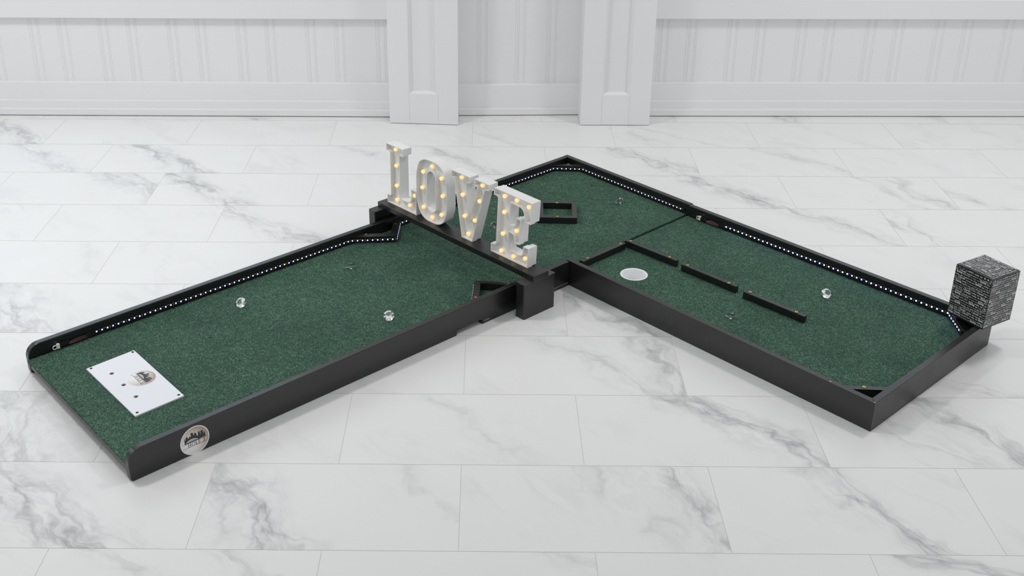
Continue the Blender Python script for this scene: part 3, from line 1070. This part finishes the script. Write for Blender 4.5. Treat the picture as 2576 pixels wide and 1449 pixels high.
# cable harness: white plug, black joint and ribbon of thin wires up to the tape
def harness(parent, fa, joint, s0, s1, s2, s3):
    """fa(s, off, z): point s along the rail, off in front of it"""
    bm = bmesh.new()
    # white plug: small ring and block
    ring = [fa(s0 + 0.0065 * cos(t) * 0.9, 0.006, 0.0585 + 0.0058 * sin(t)) for t in [2 * pi * k / 14 for k in range(15)]]
    tube(bm, ring, 0.0016, 6, 0)
    q = [(s0 + 0.005, 0.003), (s0 + 0.013, 0.003), (s0 + 0.013, 0.011), (s0 + 0.005, 0.011)]
    hull_prism(bm, [fa(a, b, 0.0540) for a, b in q], [fa(a, b, 0.0675) for a, b in q], 0)
    link('white_plug', bm, M_CONN, parent)
    bm = bmesh.new()
    q = [(s0 + 0.013, 0.002), (s1, 0.002), (s1, 0.009), (s0 + 0.013, 0.009)]
    hull_prism(bm, [fa(a, b, 0.0560) for a, b in q], [fa(a, b, 0.0660) for a, b in q])
    q = [(s2 - 0.004, 0.001), (s3, 0.001), (s3, 0.006), (s2 - 0.004, 0.006)]
    hull_prism(bm, [fa(a, b, 0.0545) for a, b in q], [fa(a, b, 0.0665) for a, b in q])
    bev(bm, 0.0012, 2)
    link('cable_joint', bm, M_TAPE, parent)
    for i, mt in enumerate((M_BLU, M_RED, M_RED, M_GRN, M_TAPE)):
        bm = bmesh.new()
        pts = []
        for k in range(9):
            t = k / 8
            pts.append(fa(s1 + (s2 - s1) * t, 0.006 + 0.002 * sin(3 * t + i), 0.0535 + 0.0019 * i + 0.0022 * sin(pi * t) * (0.3 + 0.2 * i) + 0.002 * t))
        tube(bm, pts, 0.0011, 6)
        link('wire', bm, mt, parent)


harness(S1, lambda s, off, z: P(s, -0.641 + off, z), True, -1.4380, -1.3960, -1.3400, -1.3170)
harness(S3, lambda s, off, z: P(0.6375 - 0.0122 * s - off, s, z), True, 0.0270, 0.0640, 0.1180, 0.1430)

# ------------------------------------------------------------------ sign board bridging the lane
ST = empty('sign_bridge', P(-0.204, -0.32, 0), 'black wooden bridge board across the lane under the lit letters', 'stand')


def post(b0, b1):
    bm = bmesh.new()
    plan(bm, [(-0.2700, b0), (-0.2700, b1), (-0.1365, b1), (-0.1365, b0)], 0.0, 0.118)
    bmesh.ops.recalc_face_normals(bm, faces=bm.faces[:])
    for f in bm.faces:
        if f.normal.z > 0.9:
            f.material_index = 1
    ve = [e2 for e2 in bm.edges if abs((e2.verts[0].co - e2.verts[1].co).normalized().z) > 0.9]
    bmesh.ops.bevel(bm, geom=ve, offset=0.005, segments=4, affect='EDGES', profile=0.5)
    link('post', bm, [M_PAINT, M_GRAIN], ST)


post(0.0290, 0.0668)
post(-0.7060, -0.6690)
slab('cross_board', [(-0.2330, -0.7010), (-0.2330, 0.0695), (-0.1700, 0.0695), (-0.1700, -0.7010)], 0.1180, 0.1375, M_PAINT, ST, 0.0018)
bm = bmesh.new()
plan(bm, [(-0.2713, 0.0292), (-0.2713, 0.0304), (-0.2701, 0.0304), (-0.2701, 0.0292)], 0.0, 0.012)
link('green_tape_edge', bm, M_GREENTAPE, ST)

# ------------------------------------------------------------------ marquee letters
AF, AFL, AMID, ABK = -0.2085, -0.1930, -0.1880, -0.1690


def offset_poly(pts, d):
    """inward offset (pts counter-clockwise gives inward for d > 0)"""
    n = len(pts)
    out = []
    for i in range(n):
        p0, p1, p2 = Vector(pts[i - 1]), Vector(pts[i]), Vector(pts[(i + 1) % n])
        d1, d2 = (p1 - p0).normalized(), (p2 - p1).normalized()
        n1, n2 = Vector((-d1.y, d1.x)), Vector((-d2.y, d2.x))
        m = n1 + n2
        if m.length < 1e-4:
            m = n1
        m.normalize()
        k = d / max(0.45, m.dot(n1))
        out.append((p1.x + m.x * k, p1.y + m.y * k))
    return out


def area2(p):
    return sum(p[i - 1][0] * p[i][1] - p[i][0] * p[i - 1][1] for i in range(len(p)))


def round_corners(pts, radii, n=5):
    out = []
    m = len(pts)
    for i in range(m):
        r = radii.get(i, 0.0)
        p0, p1, p2 = Vector(pts[i - 1]), Vector(pts[i]), Vector(pts[(i + 1) % m])
        if r <= 0:
            out.append(tuple(p1))
            continue
        d1, d2 = (p0 - p1), (p2 - p1)
        rr = min(r, d1.length * 0.48, d2.length * 0.48)
        a, b = p1 + d1.normalized() * rr, p1 + d2.normalized() * rr
        for k in range(n + 1):
            t = k / n
            q = a * (1 - t) ** 2 + p1 * 2 * t * (1 - t) + b * t * t
            out.append((q.x, q.y))
    return out


def marquee(name, outer, holes, bulbs, label, lean=0.0):
    if area2(outer) < 0:
        outer = outer[::-1]
    holes = [h if area2(h) < 0 else h[::-1] for h in holes]
    loops = [outer] + holes
    cb = sum(p[0] for p in outer) / len(outer)
    root = empty(name, P(-0.189, cb, 0.1375), label, 'letter', 'light up LOVE letters')
    bm = bmesh.new()
    T = 0.0024
    inn = [offset_poly(l, T) for l in loops]
    bk = [offset_poly(l, 0.0017) for l in loops]

    def ring(lp, a):
        return [bm.verts.new(P(a, b, z)) for b, z in lp]

    def wall(r1, r2):
        for i in range(len(r1)):
            j = (i + 1) % len(r1)
            bm.faces.new((r1[i], r1[j], r2[j], r2[i]))

    def cap(rs):
        es = []
        for r in rs:
            for i in range(len(r)):
                e2 = bm.edges.get((r[i], r[(i + 1) % len(r)])) or bm.edges.new((r[i], r[(i + 1) % len(r)]))
                es.append(e2)
        bmesh.ops.triangle_fill(bm, use_beauty=True, use_dissolve=False, edges=es)
    flo, bac = [], []
    for l, i, k in zip(loops, inn, bk):
        f0 = ring(l, AF)
        f1 = ring(i, AF)
        fl = ring(i, AFL)
        s1 = ring(l, AMID)
        s2 = ring(k, AMID)
        b0 = ring(k, ABK)
        wall(f0, f1)
        wall(f1, fl)
        wall(f0, s1)
        wall(s1, s2)
        wall(s2, b0)
        flo.append(fl)
        bac.append(b0)
    cap(flo)
    cap(bac)
    link('letter_shell', bm, M_PLASTIC, root)
    for b, z in bulbs:
        b2 = bmesh.new()
        bmesh.ops.create_icosphere(b2, subdivisions=3, radius=0.0071)
        c = P(-0.2005, b, z)
        for v in b2.verts:
            v.co += c
        link('bulb', b2, M_BULB, root, smooth=True)
    return root


ZB = 0.1378
# L
Lo = [(-0.6735, 0.3562), (-0.5852, 0.3562), (-0.5852, 0.3285), (-0.6027, 0.3285), (-0.6037, 0.1720), (-0.5440, 0.1705), (-0.5440, 0.2245), (-0.5182, 0.2245), (-0.5182, ZB), (-0.6755, ZB), (-0.6755, 0.1680), (-0.6552, 0.1680), (-0.6540, 0.3305), (-0.6740, 0.3305)]
marquee('marquee_letter', round_corners(Lo, {3: 0.006, 5: 0.030, 10: 0.004, 11: 0.008, 12: 0.008, 0: 0.002, 1: 0.002}), [],
        [(-0.6323, 0.3415), (-0.6315, 0.2830), (-0.6320, 0.2092), (-0.6319, 0.1565), (-0.5629, 0.1585), (-0.5341, 0.2024)], 'white light up letter L with warm bulbs, first of the LOVE letters')
# O
Oo = [(-0.4700, 0.3585), (-0.4085, 0.3585), (-0.3765, 0.3420), (-0.3605, 0.2980), (-0.3600, 0.1990), (-0.3770, 0.1560), (-0.4085, ZB), (-0.4700, ZB), (-0.5000, 0.1560), (-0.5165, 0.1990), (-0.5160, 0.2980), (-0.5000, 0.3420)]
Oh = [(-0.4385, 0.3255), (-0.4170, 0.3080), (-0.4170, 0.1885), (-0.4385, 0.1710), (-0.4615, 0.1885), (-0.4600, 0.3080)]
marquee('marquee_letter', round_corners(Oo, {i: 0.020 for i in range(12)}), [round_corners(Oh, {0: 0.02, 1: 0.01, 2: 0.01, 3: 0.02, 4: 0.01, 5: 0.01}, 4)],
        [(-0.4424, 0.3361), (-0.4888, 0.3041), (-0.3955, 0.3075), (-0.4941, 0.2457), (-0.3907, 0.2469), (-0.4893, 0.1765), (-0.3975, 0.1775), (-0.4448, 0.1532)], 'white light up letter O with eight warm bulbs, second of the LOVE letters')
# V
Vo = [(-0.3362, 0.3590), (-0.2493, 0.3590), (-0.2493, 0.3375), (-0.2665, 0.3345), (-0.2520, 0.2030), (-0.2150, 0.3390), (-0.2275, 0.3395), (-0.2275, 0.3605), (-0.1598, 0.3605), (-0.1598, 0.3395), (-0.1790, 0.3360), (-0.2375, ZB - 0.0002), (-0.2885, ZB - 0.0002), (-0.3230, 0.3360), (-0.3362, 0.3355)]
marquee('marquee_letter', round_corners(Vo, {3: 0.008, 5: 0.010, 10: 0.008, 13: 0.008, 0: 0.003, 1: 0.003, 8: 0.003}), [],
        [(-0.2957, 0.3426), (-0.1981, 0.3448), (-0.2918, 0.2836), (-0.2112, 0.2866), (-0.2823, 0.2123), (-0.2339, 0.2126), (-0.2648, 0.1548)], 'white light up letter V with warm bulbs, third of the LOVE letters')
# E
Eo = [(-0.1370, 0.3600), (0.0289, 0.3580), (0.0246, 0.2870), (0.0013, 0.2875), (-0.0070, 0.3300), (-0.0625, 0.3310), (-0.0665, 0.2580), (-0.0410, 0.2590), (-0.0385, 0.2890), (-0.0178, 0.2890), (-0.0223, 0.2032), (-0.0434, 0.2032), (-0.0470, 0.2300), (-0.0690, 0.2305), (-0.0715, 0.1690), (-0.0075, 0.1690), (-0.0045, 0.2043), (0.0185, 0.2043), (0.0153, ZB), (-0.1495, ZB), (-0.1495, 0.1660), (-0.1268, 0.1690), (-0.1180, 0.3350), (-0.1380, 0.3360)]
marquee('marquee_letter', round_corners(Eo, {4: 0.034, 7: 0.014, 12: 0.020, 15: 0.030, 21: 0.008, 22: 0.008, 0: 0.003, 1: 0.003}), [],
        [(-0.0972, 0.3407), (-0.0437, 0.3443), (0.0088, 0.3385), (-0.0982, 0.2870), (-0.1034, 0.2118), (-0.0425, 0.2424), (-0.1095, 0.1507), (-0.0544, 0.1510), (-0.0031, 0.1617)], 'white light up letter E with warm bulbs, last of the LOVE letters')


# ------------------------------------------------------------------ crystals
def gem_mesh():
    me = bpy.data.meshes.new('crystal_gem')
    bm = bmesh.new()
    n = 8
    R = 0.0168

    def rg(r, z, ph=0.0):
        return [bm.verts.new((r * cos(2 * pi * (k + ph) / n), r * sin(2 * pi * (k + ph) / n), z)) for k in range(n)]
    apex = bm.verts.new((0, 0, 0))
    g0 = rg(R, 0.0146)
    g1 = rg(R, 0.0154)
    tb = rg(R * 0.62, 0.0196, 0.5)
    for k in range(n):
        k2 = (k + 1) % n
        bm.faces.new((apex, g0[k2], g0[k]))
        bm.faces.new((g0[k], g0[k2], g1[k2], g1[k]))
        bm.faces.new((g1[k], g1[k2], tb[k]))
        bm.faces.new((tb[k], g1[k2], tb[k2]))
    bm.faces.new(tb)
    bmesh.ops.recalc_face_normals(bm, faces=bm.faces[:])
    bm.to_mesh(me)
    bm.free()
    me.materials.append(M_GLASS)
    return me


GEM = gem_mesh()
half = math.atan2(0.0168, 0.0146)


def gem(a, b, yaw, label, toward, spin=0.0):
    """a gem lying on its pointed side; the table leans toward (or away from) the yaw heading"""
    o = bpy.data.objects.new('crystal_gem', GEM)
    COL.objects.link(o)
    tilt = pi / 2 - half * 0.97
    ax = Vector((cos(yaw) * cos(tilt), sin(yaw) * cos(tilt), sin(tilt)))
    z = ax
    x = Vector((0, 0, 1)).cross(z).normalized()
    y = z.cross(x)
    rot = Matrix((x, y, z)).transposed() @ Matrix.Rotation(spin, 3, 'Z')
    lo = min((rot @ v.co).z for v in GEM.vertices)
    hv = rot @ Vector((0, 0, 0.0115))
    c = P(a, b, TF)
    o.matrix_world = Matrix.Translation(Vector((c.x - hv.x, c.y - hv.y, TF + 0.0002 - lo))) @ rot.to_4x4()
    tag(o, label, 'crystal', 'loose crystal gems on the turf')


toc = radians(-92)   # heading towards the viewer's side
gem(-0.5109, -0.4887, toc + pi + 0.45, 'clear crystal lying point down on the long lane near its left rail', 0, 0.2)
gem(-0.9060, -0.5112, toc - 0.20, 'round faced clear crystal on the long lane, closest to the left LED strip', 1, 0.15)
gem(-0.6221, -0.1487, toc + 0.05, 'round faced clear crystal on the long lane near the front rail', 1, 0.39)
gem(0.4674, 0.6466, toc + 0.25, 'round faced clear crystal on the right section beyond the divider bars', 1, 0.05)
gem(0.1339, 0.5334, toc + pi - 0.1, 'clear crystal with point down on the right section in front of the divider bars', 0, 0.39)
gem(0.5347, -0.2559, toc + pi + 0.5, 'clear crystal with point down to the right of the hollow square obstacle', 0, 0.1)
gem(0.0542, -0.4086, toc + pi - 0.15, 'clear crystal with point down seen between letters V and E', 0, 0.39)

# ------------------------------------------------------------------ gift box
GB = empty('gift_box', P(0.628, 1.048, RT), 'black gift box printed with white wedding words on the corner rail', 'gift box')
yaw = radians(12.0)
e1 = (AX * cos(yaw) + BX * sin(yaw)).normalized()
e2 = Vector((0, 0, 1)).cross(e1).normalized()
GS, GH = 0.1225, 0.1585
GC = P(0.6285, 1.0505, RT)


def gpt(u, v, z):
    return GC + e1 * u + e2 * v + Vector((0, 0, z))


_cache = {}


def word_mesh(style, txt):
    """flat polygons of a word, unit x-height-ish, starting at x = 0"""
    key = (style, txt)
    if key in _cache:
        return _cache[key]
    if style == 'serif':
        w, ps = serif_text(txt, 0.04)
        _cache[key] = (w, ps)
        return _cache[key]
    cu = bpy.data.curves.new('t', 'FONT')
    cu.body = txt
    cu.size = 1.0
    cu.resolution_u = 2
    cu.fill_mode = 'FRONT'
    if style == 'script':
        cu.shear = 0.45
        cu.space_character = 0.86
        cu.offset = 0.004
    if style == 'bold':
        cu.offset = 0.022
    if style == 'type':
        cu.space_character = 1.18
    ob = bpy.data.objects.new('t', cu)
    COL.objects.link(ob)
    dg = bpy.context.evaluated_depsgraph_get()
    me = ob.evaluated_get(dg).to_mesh()
    ps = [[(me.vertices[i].co.x, me.vertices[i].co.y) for i in p.vertices] for p in me.polygons]
    w = max([x for q in ps for x, y in q] or [0.3])
    ob.evaluated_get(dg).to_mesh_clear()
    bpy.data.objects.remove(ob)
    bpy.data.curves.remove(cu)
    _cache[key] = (w, ps)
    return _cache[key]


ROWS = [
    [('bold', 'love', 1.6), ('serif', 'HONOR', 0.95), ('script', 'Cherish', 1.25), ('script', 'wedding', 0.8), ('script', 'bliss', 0.8), ('bold', 'love', 1.6)],
    [('serif', 'HONOR', 0.95), ('script', 'Cherish', 1.2), ('script', 'the perfect match', 0.7), ('type', 'to have', 0.75), ('script', 'wedding', 0.8)],
    [('plain', 'after', 0.95), ('bold', 'love', 1.6), ('serif', 'HONOR', 0.95), ('type', 'to have and', 0.75), ('bold', 'love', 1.6)],
    [('script', 'wedding', 0.8), ('script', 'bliss', 0.85), ('plain', 'happily ever after', 0.9), ('script', 'wedding', 0.8)],
    [('type', 'hold', 0.75), ('script', 'Cherish', 1.3), ('script', 'the perfect match', 0.7), ('bold', 'love', 1.6), ('script', 'bliss', 0.8)],
    [('serif', 'HONOR', 0.95), ('script', 'wedding', 0.8), ('type', 'to have and to hold', 0.75), ('script', 'bliss', 0.8)],
    [('script', 'perfect match', 0.7), ('bold', 'love', 1.6), ('plain', 'happily ever after', 0.9), ('serif', 'HONOR', 0.9)],
    [('script', 'bliss', 0.85), ('type', 'to have and to hold', 0.75), ('serif', 'HONOR', 0.95), ('script', 'Cherish', 1.2)],
    [('plain', 'happily ever after', 0.9), ('script', 'Cherish', 1.25), ('script', 'wedding', 0.8), ('script', 'bliss', 0.8)],
]


def print_face(bm, org, ux, uy, w, h, pitch, phase, lift, skip=None, h0=0.0):
    n = ux.cross(uy).normalized()
    rnd = random.Random(int(phase * 97) + 3)
    rows = int((h - h0) / pitch)
    for r in range(rows):
        y = h - (r + 0.82) * pitch
        words = ROWS[(r + int(phase)) % len(ROWS)]
        x = -rnd.uniform(0.0, 0.02)
        i = 0
        while x < w:
            st, tx, sc = words[i % len(words)]
            i += 1
            ww, ps = word_mesh(st, tx)
            s = pitch * 0.98 * sc
            if st == 'serif':
                s *= 0.80
            for q in ps:
                pts = [(x + px * s, y + py * s) for px, py in q]
                if min(p[0] for p in pts) < 0.001 or max(p[0] for p in pts) > w - 0.001 or max(p[1] for p in pts) > h - 0.0008 or min(p[1] for p in pts) < 0.0008:
                    continue
                if skip and skip(pts):
                    continue
                f = bm.faces.new([bm.verts.new(org + ux * a + uy * b + n * lift) for a, b in pts])
                f.material_index = 1
            x += ww * s + pitch * 0.26


def build_gift():
    h = GS / 2
    Z = Vector((0, 0, 1))
    bm = bmesh.new()
    cor = [(-h, -h), (h, -h), (h, h), (-h, h)]
    # body; vertical edges slightly rounded
    hull_prism(bm, [gpt(u, v, 0.0005) for u, v in cor], [gpt(u, v, GH) for u, v in cor])
    bmesh.ops.recalc_face_normals(bm, faces=bm.faces[:])
    bev(bm, 0.0016, 3)
    # four printed sides
    pitch = 0.0073
    dirs = [(gpt(-h, -h, 0), e1), (gpt(h, -h, 0), e2), (gpt(h, h, 0), -e1), (gpt(-h, h, 0), -e2)]
    for i, (org, ux) in enumerate(dirs):
        print_face(bm, org, ux, Z, GS, GH, pitch, i * 3, 0.00025)
    link('wrapped_box', bm, [M_WRAP, M_PRINT], GB)
    # folded paper on top: triangular flaps that meet near the middle, creased
    rnd = random.Random(4)
    for k, (c0, c1, lift) in enumerate(((0, 1, 0.0006), (2, 3, 0.0010), (1, 2, 0.0016), (3, 0, 0.0022))):
        bm = bmesh.new()
        A, B = Vector(cor[c0]), Vector(cor[c1])
        m = (A + B) / 2
        tip = m * (-0.16 if k >= 2 else -0.02)
        N = 14
        grid = {}
        for i in range(N + 1):
            for j in range(N + 1 - i):
                p = A * (1 - (i + j) / N) + B * (i / N) + tip * (j / N)
                inner = min(i, j, N - i - j) / N * 3
                z = GH + lift + (rnd.uniform(0, 0.0022) * min(1, inner * 2)) + 0.0012 * (j / N)
                grid[i, j] = bm.verts.new(gpt(p.x * 0.992, p.y * 0.992, z))
        for i in range(N):
            for j in range(N - i):
                bm.faces.new((grid[i, j], grid[i + 1, j], grid[i, j + 1]))
                if i + j < N - 1:
                    bm.faces.new((grid[i + 1, j], grid[i + 1, j + 1], grid[i, j + 1]))
        bm.normal_update()
        ux = (gpt(B.x, B.y, 0) - gpt(A.x, A.y, 0)).normalized()
        uy = Z.cross(ux)
        org = gpt(A.x, A.y, GH + lift + 0.0028)
        base = (B - A).length
        hh = (tip - m).length

        def skip(pts):
            for x, y in pts:
                t = y / hh
                if x < t * base * 0.5 + 0.002 or x > base - t * base * 0.5 - 0.002:
                    return True
            return False
        print_face(bm, org, ux, uy, base, hh, pitch, k * 2 + 1, 0.0, skip)
        link('paper_flap', bm, [M_WRAP, M_PRINT], GB)


build_gift()
